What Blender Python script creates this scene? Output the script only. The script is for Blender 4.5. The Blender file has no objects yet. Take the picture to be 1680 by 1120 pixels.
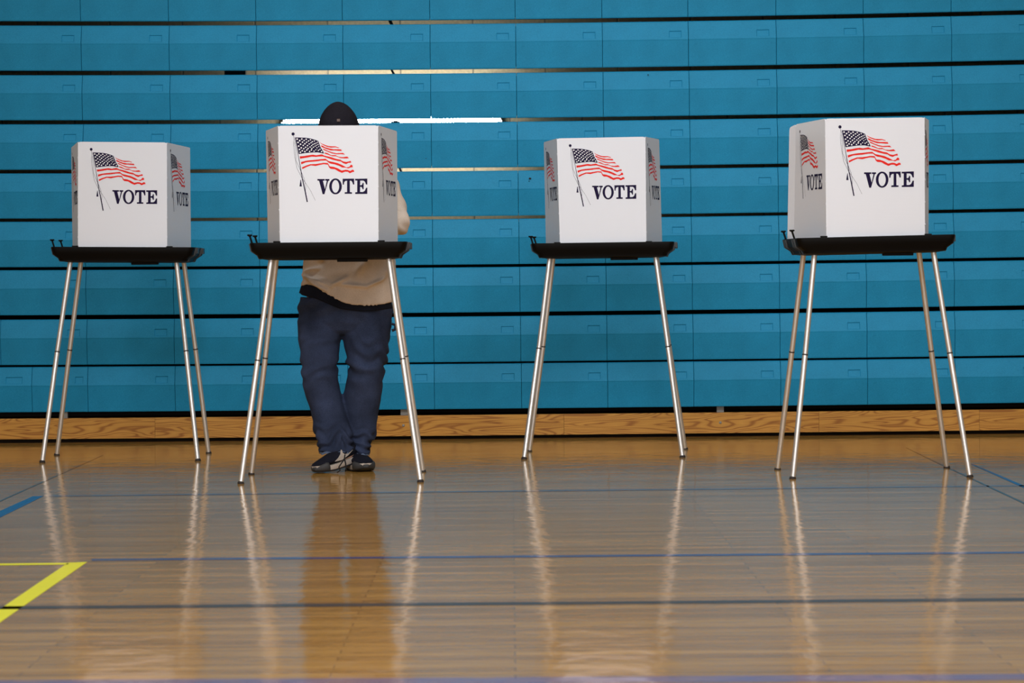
import bpy, bmesh, math, random, json
from mathutils import Vector, Matrix, noise
from mathutils.geometry import tessellate_polygon
sc = bpy.context.scene
COL = sc.collection
random.seed(7)

# ---------------------------------------------------------------- camera
F_PX, CAM_H, PITCH, ROLL = 4200.0, 0.88331, 0.0272987, 0.0097992
cp, sp, cr, sr = math.cos(PITCH), math.sin(PITCH), math.cos(ROLL), math.sin(ROLL)
R0, U0, FW = Vector((1, 0, 0)), Vector((0, sp, cp)), Vector((0, cp, -sp))
RC, UC = R0*cr - U0*sr, R0*sr + U0*cr
cam_data = bpy.data.cameras.new('camera')
cam = bpy.data.objects.new('camera', cam_data); COL.objects.link(cam)
cam.matrix_world = Matrix(((RC.x, UC.x, -FW.x, 0), (RC.y, UC.y, -FW.y, 0), (RC.z, UC.z, -FW.z, CAM_H), (0, 0, 0, 1)))
cam_data.sensor_width = 36.0
cam_data.lens = F_PX/1680*36
cam_data.clip_end = 200
cam_data.dof.use_dof = True
cam_data.dof.focus_distance = 11.6
cam_data.dof.aperture_fstop = 6.3
sc.camera = cam

# ---------------------------------------------------------------- world, lights, exposure
sc.view_settings.view_transform = 'Standard'
sc.view_settings.look = 'None'
sc.view_settings.gamma = 1.0
sc.view_settings.use_curve_mapping = False
sc.view_settings.exposure = -0.13
world = bpy.data.worlds.new('world'); sc.world = world
world.use_nodes = True
world.node_tree.nodes['Background'].inputs[0].default_value = (0.8, 0.9, 1.0, 1)
world.node_tree.nodes['Background'].inputs[1].default_value = 0.05
sc.cycles.max_bounces = 8
sc.cycles.diffuse_bounces = 4
sc.cycles.glossy_bounces = 4
sc.cycles.sample_clamp_indirect = 6
sc.cycles.caustics_reflective = False

def area(name, loc, size, sizey, power, target=None, color=(1, 1, 1)):
    l = bpy.data.lights.new(name, 'AREA'); l.shape = 'RECTANGLE'; l.size = size; l.size_y = sizey
    l.energy = power; l.color = color
    o = bpy.data.objects.new(name, l); COL.objects.link(o); o.location = loc
    d = (Vector(target) - Vector(loc)) if target else Vector((0, 0, -1))
    o.rotation_euler = d.to_track_quat('-Z', 'Y').to_euler()
    return o
# the gym's high-bay ceiling lamps and, added to them, spots and a front fill
for ix, x in enumerate((-4.5, 0.0, 4.5)):
    for y, pw in ((9.0, 75), (4.5, 50), (-3.0, 60)):
        area('high_bay_lamp', (x, y, 6.9), 1.2, 0.6, pw*(1.3 if ix == 1 else 0.7), color=(1.0, 0.98, 0.96))
def flood(loc, target, energy, angle, radius):  # added spots; their cone falloff imitates lens vignetting
    l = bpy.data.lights.new('vignette_spot', 'SPOT'); l.energy = energy; l.spot_size = math.radians(angle); l.spot_blend = 1.0
    l.shadow_soft_size = radius; l.color = (0.95, 0.975, 1.0)
    o = bpy.data.objects.new('vignette_spot', l); COL.objects.link(o); o.location = loc
    o.rotation_euler = (Vector(target)-Vector(loc)).to_track_quat('-Z', 'Y').to_euler()
for fx, fe in ((-4.0, 950), (0.2, 1300), (4.4, 950)):
    flood((fx, 0.5, 6.4), (0.35+fx*0.02, 13.0, 0.45), fe*0.98, 33, 1.1)
flood((0.4, 2.5, 6.9), (0.4, 5.6, 0.0), 1150, 66, 1.0)  # added spot that brightens the near floor
area('front_fill', (0.3, -7.6, 3.1), 16.0, 3.6, 560, target=(0.3, 12, 1.0), color=(0.93, 0.96, 1.0))  # added low fill, lifts the front faces and softens tray shadows

# ---------------------------------------------------------------- helpers
def ray(px, py):
    U, V = px - 840, py - 560
    u = U*cr - V*sr; w = U*sr + V*cr
    x, yc = u/F_PX, -w/F_PX
    return Vector((x, cp + yc*sp, -sp + yc*cp))
def W(px, py, Y):                       # where the sight line of a pixel is Y metres deep
    d = ray(px, py); t = Y/d.y
    return Vector((d.x*t, Y, CAM_H + d.z*t))
def G(px, py, z=0.0):                   # where it meets the floor
    d = ray(px, py); t = (z - CAM_H)/d.z
    return Vector((d.x*t, d.y*t, z))

def tag(o, label=None, cat=None, group=None, kind=None):
    if label: o['label'] = label
    if cat: o['category'] = cat
    if group: o['group'] = group
    if kind: o['kind'] = kind
    return o
def empty(name, loc):
    o = bpy.data.objects.new(name, None); COL.objects.link(o); o.location = loc
    o.empty_display_size = 0.1
    return o
def worldloc(p):
    v = Vector((0, 0, 0))
    while p: v += p.location; p = p.parent
    return v
def link_mesh(name, me, mats, parent=None, smooth=None):
    """me is in world coordinates; the object's origin is put at its centre foot"""
    for m in (mats if isinstance(mats, (list, tuple)) else [mats]): me.materials.append(m)
    xs = [v.co for v in me.vertices]
    c = Vector((sum(v.x for v in xs)/len(xs), sum(v.y for v in xs)/len(xs), min(v.z for v in xs)))
    me.transform(Matrix.Translation(-c))
    if smooth is not None:
        for p in me.polygons: p.use_smooth = True
        if smooth < 3.1 and hasattr(me, 'set_sharp_from_angle'): me.set_sharp_from_angle(angle=smooth)
    o = bpy.data.objects.new(name, me); COL.objects.link(o)
    if parent: o.parent = parent
    o.location = c - worldloc(parent)
    return o
def obj(name, bm, mats, parent=None, smooth=None):
    me = bpy.data.meshes.new(name); bm.normal_update(); bm.to_mesh(me); bm.free()
    return link_mesh(name, me, mats, parent, smooth)
def copy_child(o, parent, loc=None):
    c = o.copy(); COL.objects.link(c); c.parent = parent
    if loc is not None: c.location = loc
    return c

def add_box(bm, c, s, rot=None, bev=0.0, mi=0):
    """c centre, s full sizes, rot 3x3"""
    R = rot if rot is not None else Matrix.Identity(3)
    r = bmesh.ops.create_cube(bm, size=1.0)
    vs = r['verts']
    for v in vs: v.co = Vector((v.co.x*s[0], v.co.y*s[1], v.co.z*s[2]))
    fs = list({f for v in vs for f in v.link_faces})
    if bev > 0:
        es = list({e for v in vs for e in v.link_edges})
        g = bmesh.ops.bevel(bm, geom=es, offset=bev, segments=2, affect='EDGES', profile=0.5)
        vs = list({v for f in g['faces'] for v in f.verts} | {v for v in vs if v.is_valid})
        fs = list({f for v in vs for f in v.link_faces})
    for v in vs: v.co = R @ v.co + Vector(c)
    for f in fs: f.material_index = mi
def add_tube(bm, pts, rad, n=16, cap=True, mi=0, flat=1.0):
    """tube through pts with radius list"""
    pts = [Vector(p) for p in pts]
    if not isinstance(rad, (list, tuple)): rad = [rad]*len(pts)
    rings = []
    up = None
    for i, p in enumerate(pts):
        t = (pts[min(i+1, len(pts)-1)] - pts[max(i-1, 0)]).normalized()
        if up is None:
            up = t.cross(Vector((0.13, 1, 0.05)) if abs(t.y) < 0.9 else Vector((1, 0, 0))).normalized()
        a = (up - t*up.dot(t)).normalized(); b = t.cross(a); up = a
        rings.append([bm.verts.new(p + (a*math.cos(2*math.pi*k/n) + b*math.sin(2*math.pi*k/n)*flat)*rad[i]) for k in range(n)])
    for i in range(len(rings)-1):
        for k in range(n):
            f = bm.faces.new((rings[i][k], rings[i][(k+1) % n], rings[i+1][(k+1) % n], rings[i+1][k])); f.material_index = mi
    if cap:
        f = bm.faces.new(rings[0][::-1]); f.material_index = mi
        f = bm.faces.new(rings[-1]); f.material_index = mi
def add_rings(bm, rings, cap0=True, cap1=True, mi=0):
    R = [[bm.verts.new(p) for p in r] for r in rings]
    n = len(R[0])
    for i in range(len(R)-1):
        for k in range(n):
            f = bm.faces.new((R[i][k], R[i][(k+1) % n], R[i+1][(k+1) % n], R[i+1][k])); f.material_index = mi
    if cap0: bm.faces.new(R[0][::-1]).material_index = mi
    if cap1: bm.faces.new(R[-1]).material_index = mi
    return R
def ell_ring(c, rx, ry, n=28, p=2.0, fn=None):
    out = []
    for k in range(n):
        a = 2*math.pi*k/n
        ca, sa = math.cos(a), math.sin(a)
        x = math.copysign(abs(ca)**(2/p), ca)*rx; y = math.copysign(abs(sa)**(2/p), sa)*ry
        v = Vector((c[0]+x, c[1]+y, c[2]))
        if fn: v.z += fn(v.x)
        out.append(v)
    return out
def add_ball(bm, c, r, seg=20, rings=14, rot=None, mi=0):
    c = Vector(c); R = rot if rot is not None else Matrix.Identity(3)
    r = r if isinstance(r, (list, tuple)) else (r, r, r)
    g = bmesh.ops.create_uvsphere(bm, u_segments=seg, v_segments=rings, radius=1.0)
    for v in g['verts']: v.co = R @ Vector((v.co.x*r[0], v.co.y*r[1], v.co.z*r[2])) + c
    for f in {f for v in g['verts'] for f in v.link_faces}: f.material_index = mi
def remesh(bm, voxel, smooth_iter=6, disp=None):
    """fuse overlapping closed shapes of bm into one continuous skin"""
    bmesh.ops.recalc_face_normals(bm, faces=bm.faces[:])
    me = bpy.data.meshes.new('skin'); bm.to_mesh(me); bm.free()
    o = bpy.data.objects.new('skin', me); COL.objects.link(o)
    m = o.modifiers.new('r', 'REMESH'); m.mode = 'VOXEL'; m.voxel_size = voxel
    s = o.modifiers.new('s', 'SMOOTH'); s.iterations = smooth_iter; s.factor = 0.5
    bpy.context.view_layer.update()
    dg = bpy.context.evaluated_depsgraph_get()
    out = bpy.data.meshes.new_from_object(o.evaluated_get(dg))
    bpy.data.objects.remove(o); bpy.data.meshes.remove(me)
    if disp:
        ns = [v.normal.copy() for v in out.vertices]
        for v, nn in zip(out.vertices, ns): v.co += nn*disp(v.co, nn)
    return out

# ---------------------------------------------------------------- materials
def mat(name, col, rough=0.5, metal=0.0, spec=0.5, coat=0.0, coatr=0.1):
    m = bpy.data.materials.new(name); m.use_nodes = True
    b = m.node_tree.nodes['Principled BSDF']
    b.inputs['Base Color'].default_value = (*col, 1); b.inputs['Roughness'].default_value = rough
    b.inputs['Metallic'].default_value = metal; b.inputs['Specular IOR Level'].default_value = spec
    b.inputs['Coat Weight'].default_value = coat; b.inputs['Coat Roughness'].default_value = coatr
    return m
def nodes(m): return m.node_tree.nodes, m.node_tree.links, m.node_tree.nodes['Principled BSDF']
def mapping(N, L, scale, coord='Object', rot=(0, 0, 0)):
    t = N.new('ShaderNodeTexCoord'); mp = N.new('ShaderNodeMapping')
    mp.inputs['Scale'].default_value = scale; mp.inputs['Rotation'].default_value = rot
    L.new(t.outputs[coord], mp.inputs[0]); return mp
def noise_tex(N, L, vec, scale, detail=3.0, rough=0.5, dist=0.0):
    n = N.new('ShaderNodeTexNoise'); n.inputs['Scale'].default_value = scale
    n.inputs['Detail'].default_value = detail; n.inputs['Roughness'].default_value = rough
    n.inputs['Distortion'].default_value = dist
    L.new(vec.outputs[0], n.inputs['Vector']); return n
def ramp(N, L, fac, stops):
    r = N.new('ShaderNodeValToRGB'); L.new(fac, r.inputs[0])
    while len(r.color_ramp.elements) > 1: r.color_ramp.elements.remove(r.color_ramp.elements[-1])
    r.color_ramp.elements[0].position = stops[0][0]; r.color_ramp.elements[0].color = (*stops[0][1], 1)
    for p, c in stops[1:]:
        e = r.color_ramp.elements.new(p); e.color = (*c, 1)
    return r
def bump(N, L, b, height, strength, dist=0.01):
    bp = N.new('ShaderNodeBump'); bp.inputs['Strength'].default_value = strength; bp.inputs['Distance'].default_value = dist
    L.new(height, bp.inputs['Height']); L.new(bp.outputs[0], b.inputs['Normal']); return bp
def mix(N, L, fac, a, b, mode='MIX'):
    m = N.new('ShaderNodeMix'); m.data_type = 'RGBA'; m.blend_type = mode
    for s, i in ((fac, 0), (a, 6), (b, 7)):
        if isinstance(s, (int, float)): m.inputs[i].default_value = s
        elif isinstance(s, tuple): m.inputs[i].default_value = (*s, 1)
        else: L.new(s, m.inputs[i])
    return m.outputs[2]

def floor_surface(name, paint=None, wear=0.25, coat=1.0):
    """varnished maple strips; paint gives the colour of a court line under the same varnish"""
    m = mat(name, (0.5, 0.3, 0.1), 0.5)
    N, L, b = nodes(m)
    t = N.new('ShaderNodeNewGeometry')
    def mp(sc_):
        k = N.new('ShaderNodeMapping'); k.inputs['Scale'].default_value = sc_; L.new(t.outputs['Position'], k.inputs[0]); return k
    br = N.new('ShaderNodeTexBrick'); br.offset = 0.37; br.offset_frequency = 2
    br.inputs['Scale'].default_value = 1.0; br.inputs['Brick Width'].default_value = 1.1; br.inputs['Row Height'].default_value = 0.057
    br.inputs['Mortar Size'].default_value = 0.0012; br.inputs['Mortar Smooth'].default_value = 0.3
    br.inputs['Color1'].default_value = (0.46, 0.245, 0.057, 1); br.inputs['Color2'].default_value = (0.62, 0.355, 0.097, 1)
    br.inputs['Mortar'].default_value = (0.13, 0.06, 0.02, 1)
    L.new(mp((1, 1, 1)).outputs[0], br.inputs['Vector'])
    g = noise_tex(N, L, mp((1.2, 38, 1)), 2.0, 4, 0.6)
    gr = ramp(N, L, g.outputs[0], [(0.25, (0.66, 0.62, 0.56)), (0.75, (1.18, 1.16, 1.14))])
    col = mix(N, L, 1.0, br.outputs[0], gr.outputs[0], 'MULTIPLY')
    st = noise_tex(N, L, mp((0.55, 62, 1)), 1.0, 2, 0.5)
    sr_ = ramp(N, L, st.outputs[0], [(0.0, (0.45, 0.40, 0.34)), (0.33, (0.62, 0.57, 0.50)), (0.40, (1, 1, 1))])
    col = mix(N, L, 1.0, col, sr_.outputs[0], 'MULTIPLY')
    if paint:
        w = noise_tex(N, L, mp((3, 40, 1)), 3.0, 3)
        wr = ramp(N, L, w.outputs[0], [(0.3, (1-wear,)*3), (0.6, (1, 1, 1))])
        col = mix(N, L, wr.outputs[0], col, paint)
    L.new(col, b.inputs['Base Color'])
    b.inputs['Roughness'].default_value = 0.5
    b.inputs['Specular IOR Level'].default_value = 0.0
    b.inputs['Coat Weight'].default_value = coat
    b.inputs['Coat IOR'].default_value = 1.36
    b.inputs['Coat Roughness'].default_value = 0.095
    h1 = noise_tex(N, L, mp((11, 8, 1)), 1.0, 2)
    h2 = noise_tex(N, L, mp((5, 70, 1)), 1.0, 2)
    ad = N.new('ShaderNodeMath'); ad.operation = 'MULTIPLY_ADD'; ad.inputs[1].default_value = 0.17
    L.new(h2.outputs[0], ad.inputs[0]); L.new(h1.outputs[0], ad.inputs[2])
    bp = N.new('ShaderNodeBump'); bp.inputs['Strength'].default_value = 1.0; bp.inputs['Distance'].default_value = 0.0018
    L.new(ad.outputs[0], bp.inputs['Height']); L.new(bp.outputs[0], b.inputs['Coat Normal'])
    return m

M = {}
M['floor'] = floor_surface('varnished_maple')
def plastic_blue():
    m = mat('blue_plastic', (0.018, 0.205, 0.345), 0.55, spec=0.22)
    N, L, b = nodes(m)
    mp = mapping(N, L, (1, 1, 1))
    n = noise_tex(N, L, mp, 260, 2)
    r = ramp(N, L, n.outputs[0], [(0.3, (0.007, 0.232, 0.445)), (0.7, (0.015, 0.292, 0.54))])
    n2 = noise_tex(N, L, mp, 7, 3)
    r2 = ramp(N, L, n2.outputs[0], [(0.3, (0.93, 0.93, 0.93)), (0.7, (1.05, 1.05, 1.05))])
    L.new(mix(N, L, 1.0, r.outputs[0], r2.outputs[0], 'MULTIPLY'), b.inputs['Base Color'])
    bump(N, L, b, n.outputs[0], 0.35, 0.0012)
    return m
M['blue'] = plastic_blue()
M['scuff'] = mat('dark_scuff', (0.01, 0.02, 0.025), 0.8)
def wood():
    m = mat('pine_board', (0.6, 0.3, 0.06), 0.4, spec=0.4)
    N, L, b = nodes(m)
    mp = mapping(N, L, (1.0, 1.0, 11))
    n = noise_tex(N, L, mp, 1.3, 2, 0.42, 0.4)
    mu = N.new('ShaderNodeMath'); mu.operation = 'MULTIPLY'; mu.inputs[1].default_value = 19; L.new(n.outputs[0], mu.inputs[0])
    fr = N.new('ShaderNodeMath'); fr.operation = 'PINGPONG'; fr.inputs[1].default_value = 0.5; L.new(mu.outputs[0], fr.inputs[0])
    r = ramp(N, L, fr.outputs[0], [(0.0, (0.60, 0.30, 0.050)), (0.28, (0.56, 0.265, 0.040)), (0.42, (0.37, 0.145, 0.016)), (0.5, (0.33, 0.12, 0.012))])
    n2 = noise_tex(N, L, mapping(N, L, (3, 3, 120)), 2, 3)
    r2 = ramp(N, L, n2.outputs[0], [(0.3, (0.88, 0.86, 0.82)), (0.7, (1.05, 1.05, 1.05))])
    L.new(mix(N, L, 1.0, r.outputs[0], r2.outputs[0], 'MULTIPLY'), b.inputs['Base Color'])
    return m
M['pine'] = wood()
M['void'] = mat('dark_plywood_and_backing', (0.018, 0.013, 0.010), 0.8, spec=0.2)
M['steel'] = mat('grey_steel', (0.30, 0.29, 0.27), 0.5, 0.3)
M['darksteel'] = mat('dark_steel', (0.03, 0.03, 0.035), 0.5, 0.5)
def block_wall():
    m = mat('cream_block_wall', (0.55, 0.47, 0.33), 0.8, spec=0.2)
    N, L, b = nodes(m)
    mp = mapping(N, L, (1, 1, 1), rot=(math.pi/2, 0, 0))
    br = N.new('ShaderNodeTexBrick'); br.inputs['Scale'].default_value = 1
    br.inputs['Brick Width'].default_value = 0.406; br.inputs['Row Height'].default_value = 0.203
    br.inputs['Mortar Size'].default_value = 0.006; br.inputs['Mortar Smooth'].default_value = 0.5
    br.inputs['Color1'].default_value = (0.66, 0.54, 0.32, 1); br.inputs['Color2'].default_value = (0.72, 0.60, 0.37, 1)
    br.inputs['Mortar'].default_value = (0.40, 0.33, 0.23, 1)
    L.new(mp.outputs[0], br.inputs['Vector'])
    n = noise_tex(N, L, mapping(N, L, (1, 1, 1)), 60, 3)
    r = ramp(N, L, n.outputs[0], [(0.3, (0.85, 0.85, 0.85)), (0.7, (1.05, 1.05, 1.05))])
    L.new(mix(N, L, 1.0, br.outputs[0], r.outputs[0], 'MULTIPLY'), b.inputs['Base Color'])
    inv = N.new('ShaderNodeMath'); inv.operation = 'SUBTRACT'; inv.inputs[0].default_value = 1; L.new(br.outputs['Fac'], inv.inputs[1])
    bump(N, L, b, inv.outputs[0], 0.6, 0.006)
    return m
M['block'] = block_wall()
M['paintwall'] = mat('pale_wall_paint', (0.62, 0.60, 0.55), 0.8)
M['ceiling'] = mat('ceiling_paint', (0.60, 0.60, 0.58), 0.9)
M['panel'] = mat('white_corrugated_plastic', (0.79, 0.825, 0.905), 0.45, spec=0.3)
def panelmat():
    m = M['panel']; N, L, b = nodes(m)
    w = N.new('ShaderNodeTexWave'); w.bands_direction = 'Z'; w.inputs['Scale'].default_value = 55
    w.inputs['Distortion'].default_value = 0.2
    L.new(mapping(N, L, (1, 1, 1)).outputs[0], w.inputs['Vector'])
    bump(N, L, b, w.outputs['Fac'], 0.10, 0.0006)
    b.inputs['Subsurface Weight'].default_value = 0.0
panelmat()
M['navy'] = mat('navy_print', (0.010, 0.005, 0.040), 0.6, spec=0.12)
M['red'] = mat('red_print', (0.80, 0.022, 0.016), 0.6, spec=0.15)
M['star'] = mat('white_print', (0.84, 0.84, 0.86), 0.5)
M['tray'] = mat('black_moulded_plastic', (0.0025, 0.0022, 0.002), 0.55, spec=0.12)
M['latch'] = mat('charcoal_plastic', (0.035, 0.04, 0.045), 0.45)
def alu():
    m = mat('brushed_aluminium', (0.82, 0.80, 0.78), 0.33, 1.0)
    N, L, b = nodes(m)
    n = noise_tex(N, L, mapping(N, L, (1, 1, 0.05)), 300, 2)
    r = ramp(N, L, n.outputs[0], [(0.3, (0.42,)*3), (0.7, (0.52,)*3)]); L.new(r.outputs[0], b.inputs['Roughness'])
    return m
M['alu'] = alu()
M['rubber'] = mat('black_rubber', (0.02, 0.014, 0.012), 0.7)
M['ring'] = mat('leg_joint', (0.05, 0.04, 0.035), 0.5)

# ================================================================ the setting
YB, YAW, XS = 13.51967, -0.0076777, -2.246082
def bm_box(x0, x1, y0, y1, z0, z1):
    bm = bmesh.new(); add_box(bm, ((x0+x1)/2, (y0+y1)/2, (z0+z1)/2), (x1-x0, y1-y0, z1-z0)); return bm
tag(obj('floor', bm_box(-9, 9, -8.2, 14.6, -0.12, 0), M['floor']), 'varnished orange maple gymnasium floor', 'floor', kind='structure')
floor = bpy.data.objects['floor']
WALL_Y = 14.36
tag(obj('wall_back', bm_box(-9, 9, WALL_Y, WALL_Y+0.2, 0, 7.4), M['block']), 'cream painted block wall behind the bleachers', 'wall', kind='structure')
tag(obj('wall_left', bm_box(-9.2, -9, -8.2, 14.6, 0, 7.4), M['paintwall']), 'pale wall on the left side of the gymnasium', 'wall', kind='structure')
tag(obj('wall_right', bm_box(9, 9.2, -8.2, 14.6, 0, 7.4), M['paintwall']), 'pale wall on the right side of the gymnasium', 'wall', kind='structure')
tag(obj('wall_front', bm_box(-9.2, 9.2, -8.4, -8.2, 0, 7.4), M['paintwall']), 'pale wall behind the camera', 'wall', kind='structure')
tag(obj('ceiling', bm_box(-9.2, 9.2, -8.4, 14.6, 7.4, 7.5), M['ceiling']), 'pale gymnasium ceiling', 'ceiling', kind='structure')

# court lines: paint on the boards
P = {'blue': floor_surface('blue_line_paint', (0.075, 0.095, 0.30), 0.5), 'faint': floor_surface('faint_blue_line_paint', (0.10, 0.13, 0.25), 0.75),
     'grey': floor_surface('dark_grey_line_paint', (0.075, 0.070, 0.072), 0.1, 0.5), 'purple': floor_surface('violet_line_paint', (0.20, 0.15, 0.30), 0.6),
     'yellow': floor_surface('yellow_line_paint', (0.86, 0.84, 0.045), 0.05, 0.35), 'azure': floor_surface('azure_line_paint', (0.02, 0.14, 0.36), 0.1, 0.6),
     'thin': floor_surface('thin_dark_line_paint', (0.07, 0.06, 0.06), 0.3)}
def line_poly(px, colour, label=None):
    pts = [G(x, y, 0.0) for x, y in px]
    bm = bmesh.new()
    a = [bm.verts.new((p.x, p.y, 0.0006)) for p in pts]
    bm.faces.new(a)
    bmesh.ops.recalc_face_normals(bm, faces=bm.faces[:])
    for f in bm.faces:
        if f.normal.z < 0: f.normal_flip()
    o = obj('court_line', bm, P[colour], floor)
    if label: o['label'] = label
def hline(x0, y0, x1, y1, t0, t1, colour, label):
    line_poly([(x0, y0-t0/2), (x1, y1-t1/2), (x1, y1+t1/2), (x0, y0+t0/2)], colour, label)
hline(80, 813.6, 1900, 794.5, 1.8, 1.8, 'faint', 'faint worn blue line nearest the booths')
hline(150, 918.3, 1900, 904.5, 3.2, 3.2, 'blue', 'thin blue line')
hline(-120, 998, 1900, 981.3, 5.0, 5.0, 'grey', 'dark grey line')
hline(-200, 1124, 1900, 1109, 13, 10, 'purple', 'violet line nearest the camera')
line_poly([(112, 922.8), (143.3, 921.6), (0, 1021), (-60, 1062), (-60, 1038), (0, 999)], 'yellow', 'broad yellow line')
line_poly([(-60, 925), (112, 923), (112, 926), (-60, 928)], 'yellow', 'thin yellow line')
line_poly([(-60, 866), (-60, 878), (0, 849), (72, 813.5), (54, 813.8), (0, 838)], 'azure', 'short blue line at the left')
line_poly([(167, 746.5), (169.5, 746.5), (0, 823), (-60, 852), (-60, 850), (0, 821)], 'thin', 'thin dark diagonal line at the left')
line_poly([(1486, 734), (1488.5, 734), (1540, 758.8), (1680, 824), (1760, 862), (1760, 865), (1680, 826.5), (1538, 759.8)], 'thin', 'thin dark diagonal line at the right')
line_poly([(1592, 761), (1596, 761), (1680, 796.5), (1760, 832), (1760, 837), (1680, 800.5)], 'azure', 'blue diagonal line at the right')

# ================================================================ bleachers
TOPS = [2.2080, 1.9464, 1.6875, 1.42835, 1.1729, 0.9169, 0.6552, 0.4041]
GAPS = [0.0225, 0.0235, 0.0215, 0.0195, 0.0175, 0.0165, 0.0240, 0.0115]
ET = [2.2, .3, -.5, .1, -.6, 1.5, 2.0, 3.6, 2.2, 1.9, .7]
EB = [-.4, -1.8, -1.7, -1.6, -1.6, -2.5, -1.8, -1.1, -1.3, -1.5, -3.3]
def seam_x(i, z):
    j = min(max(i, 0), 10); t = (z-0.25)/1.85
    return XS + 0.4572*i - (EB[j] + (ET[j]-EB[j])*t)/311.0
def sag(x, z): return -(0.0020357 + 0.0071378*z)*max(-0.6, 1 - (x/2.75)**2)
def bleach_y(x): return YB + x*math.tan(YAW)
MW, MH = 0.4552, 0.236
def module_mesh():
    bm = bmesh.new(); hw = MW/2
    prof = [(0.17, -0.004), (0.014, 0.0), (0.006, -0.0015), (0.0015, -0.0060), (0.0, -0.012),
            (-0.0100, -0.052), (-0.0190, -0.088), (-0.0212, -0.097), (-0.0200, -0.101), (-0.004, -MH+0.006), (-0.002, -MH), (0.022, -MH)]
    xs = [-hw, -hw+0.0015, hw-0.102, hw-0.036, hw-0.0015, hw]
    g = []
    for (y, z) in prof:
        g.append([bm.verts.new((x, y + (0.0015 if k in (0, 5) else 0), z)) for k, x in enumerate(xs)])
    for r in range(len(prof)-1):
        for c in range(5):
            if r == 5 and c == 2: continue
            bm.faces.new((g[r][c], g[r+1][c], g[r+1][c+1], g[r][c+1]))
    # moulded pocket for the seat number
    o = [g[5][2], g[6][2], g[6][3], g[5][3]]
    i_ = []
    for v, (dx, dz) in zip(o, ((0.003, -0.004), (0.003, 0.0015), (-0.003, 0.0015), (-0.003, -0.004))):
        i_.append(bm.verts.new((v.co.x+dx, v.co.y+0.0035, v.co.z+dz)))
    for k in range(4):
        bm.faces.new((o[k], o[(k+1) % 4], i_[(k+1) % 4], i_[k]))
    bm.faces.new(i_)
    # side skirts
    for c in (0, 5):
        back = [bm.verts.new((xs[c], 0.17, z)) for (y, z) in prof[:1]] 
        vs = [row[c] for row in g]
        try: bm.faces.new(vs if c == 0 else vs[::-1])
        except ValueError: pass
    bmesh.ops.recalc_face_normals(bm, faces=bm.faces[:])
    bmesh.ops.delete(bm, geom=[v for v in bm.verts if not v.link_faces], context='VERTS')
    me = bpy.data.meshes.new('seat_module'); bm.to_mesh(me); bm.free(); me.materials.append(M['blue'])
    return me
MOD = module_mesh()
ROW_LABEL = ['second row of blue bleacher seats above the top of the picture', 'first row of blue bleacher seats above the top of the picture',
    'topmost visible blue bleacher row, cut by the top edge of the picture', 'blue bleacher row second from the top, above the brightest cream gaps',
    'blue bleacher row above the man\'s hat, just over the glowing light tube', 'blue bleacher row just below the glowing light tube',
    'blue bleacher row fifth from the top, level with the flags on the booths', 'blue bleacher row level with the lower halves of the white screens',
    'blue bleacher row behind the black trays of the booths', 'blue bleacher row third from the bottom, level with the hem of the sweater',
    'blue bleacher row second from the bottom, behind the leg joints of the booths', 'lowest blue bleacher row, just above the pine board']
tops_all = [2.2080+0.2585*3, 2.2080+0.2585*2, 2.2080+0.2585] + TOPS
gaps_all = [0.0225, 0.0225] + GAPS + [0]
rows = []
for r, zt in enumerate(tops_all):
    zb = (tops_all[r+1] + gaps_all[r]) if r < len(tops_all)-1 else 0.1656
    H = zt - zb
    root = empty('bleacher_row', (0, YB, zb))
    tag(root, ROW_LABEL[r + (12-len(tops_all))], 'bleachers', 'closed bleacher rows')
    rows.append(root)
    seams = [seam_x(i, zt-0.12) for i in range(-2, 14)]
    if r == len(tops_all)-1: seams[1] = (48-840)/311.0 + 0.006
    for i in range(len(seams)-1):
        xa, xb = seams[i], seams[i+1]
        w = (xb-xa) - 0.0016
        xm = (xa+xb)/2
        za, zc = sag(xa, zt), sag(xb, zt)
        o = bpy.data.objects.new('seat_module', MOD); COL.objects.link(o); o.parent = root
        o.location = Vector((xm, bleach_y(xm) - YB + random.uniform(-0.0006, 0.0006), zt + (za+zc)/2 - zb))
        o.scale = (w/MW, 1, H/MH)
        o.rotation_euler = (0, -math.atan2(zc-za, xb-xa), YAW)
    bm = bmesh.new()
    x0, x1 = seams[0], seams[-1]
    for k in range(10):
        a, b_ = x0+(x1-x0)*k/10, x0+(x1-x0)*(k+1)/10; xm = (a+b_)/2
        add_box(bm, (xm, bleach_y(xm)+0.36, zt-0.034+sag(xm, zt)), (b_-a+0.001, 0.36, 0.025))
    for x in seams: add_box(bm, (x, bleach_y(x)+0.045, (zt+zb)/2+sag(x, zt)), (0.022, 0.02, H-0.03))  # battens added behind the seams to block light from the wall
    obj('deck_and_seam_block', bm, M['void'], root)
# added black sheet keeps the gaps between the lower rows dark
bm = bmesh.new(); add_box(bm, ((seam_x(-2, 1)+seam_x(13, 1))/2, YB+0.585, 0.58), (6.8, 0.02, 1.14))
tag(obj('dark_backing', bm, M['void']), 'added dark backing sheet behind the lower blue bleacher rows', 'panel')
# added end panels and top cover keep room light off the wall behind
xl, xr = seam_x(-2, 1)-0.035, seam_x(13, 1)+0.035
for x, lab in ((xl, 'added dark panel blocking light at the left end of the bleachers'), (xr, 'added dark panel blocking light at the right end of the bleachers')):
    bm = bmesh.new(); add_box(bm, (x, YB+0.42, 1.49), (0.03, 0.80, 2.98)); tag(obj('end_light_block', bm, M['void']), lab, 'panel', 'added light blockers at the bleacher ends')
bm = bmesh.new(); add_box(bm, ((xl+xr)/2, YB+0.44, 2.998), (xr-xl, 0.78, 0.02)); obj('top_light_block', bm, M['void'], rows[0])  # added cover, blocks ceiling light behind the rows
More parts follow.
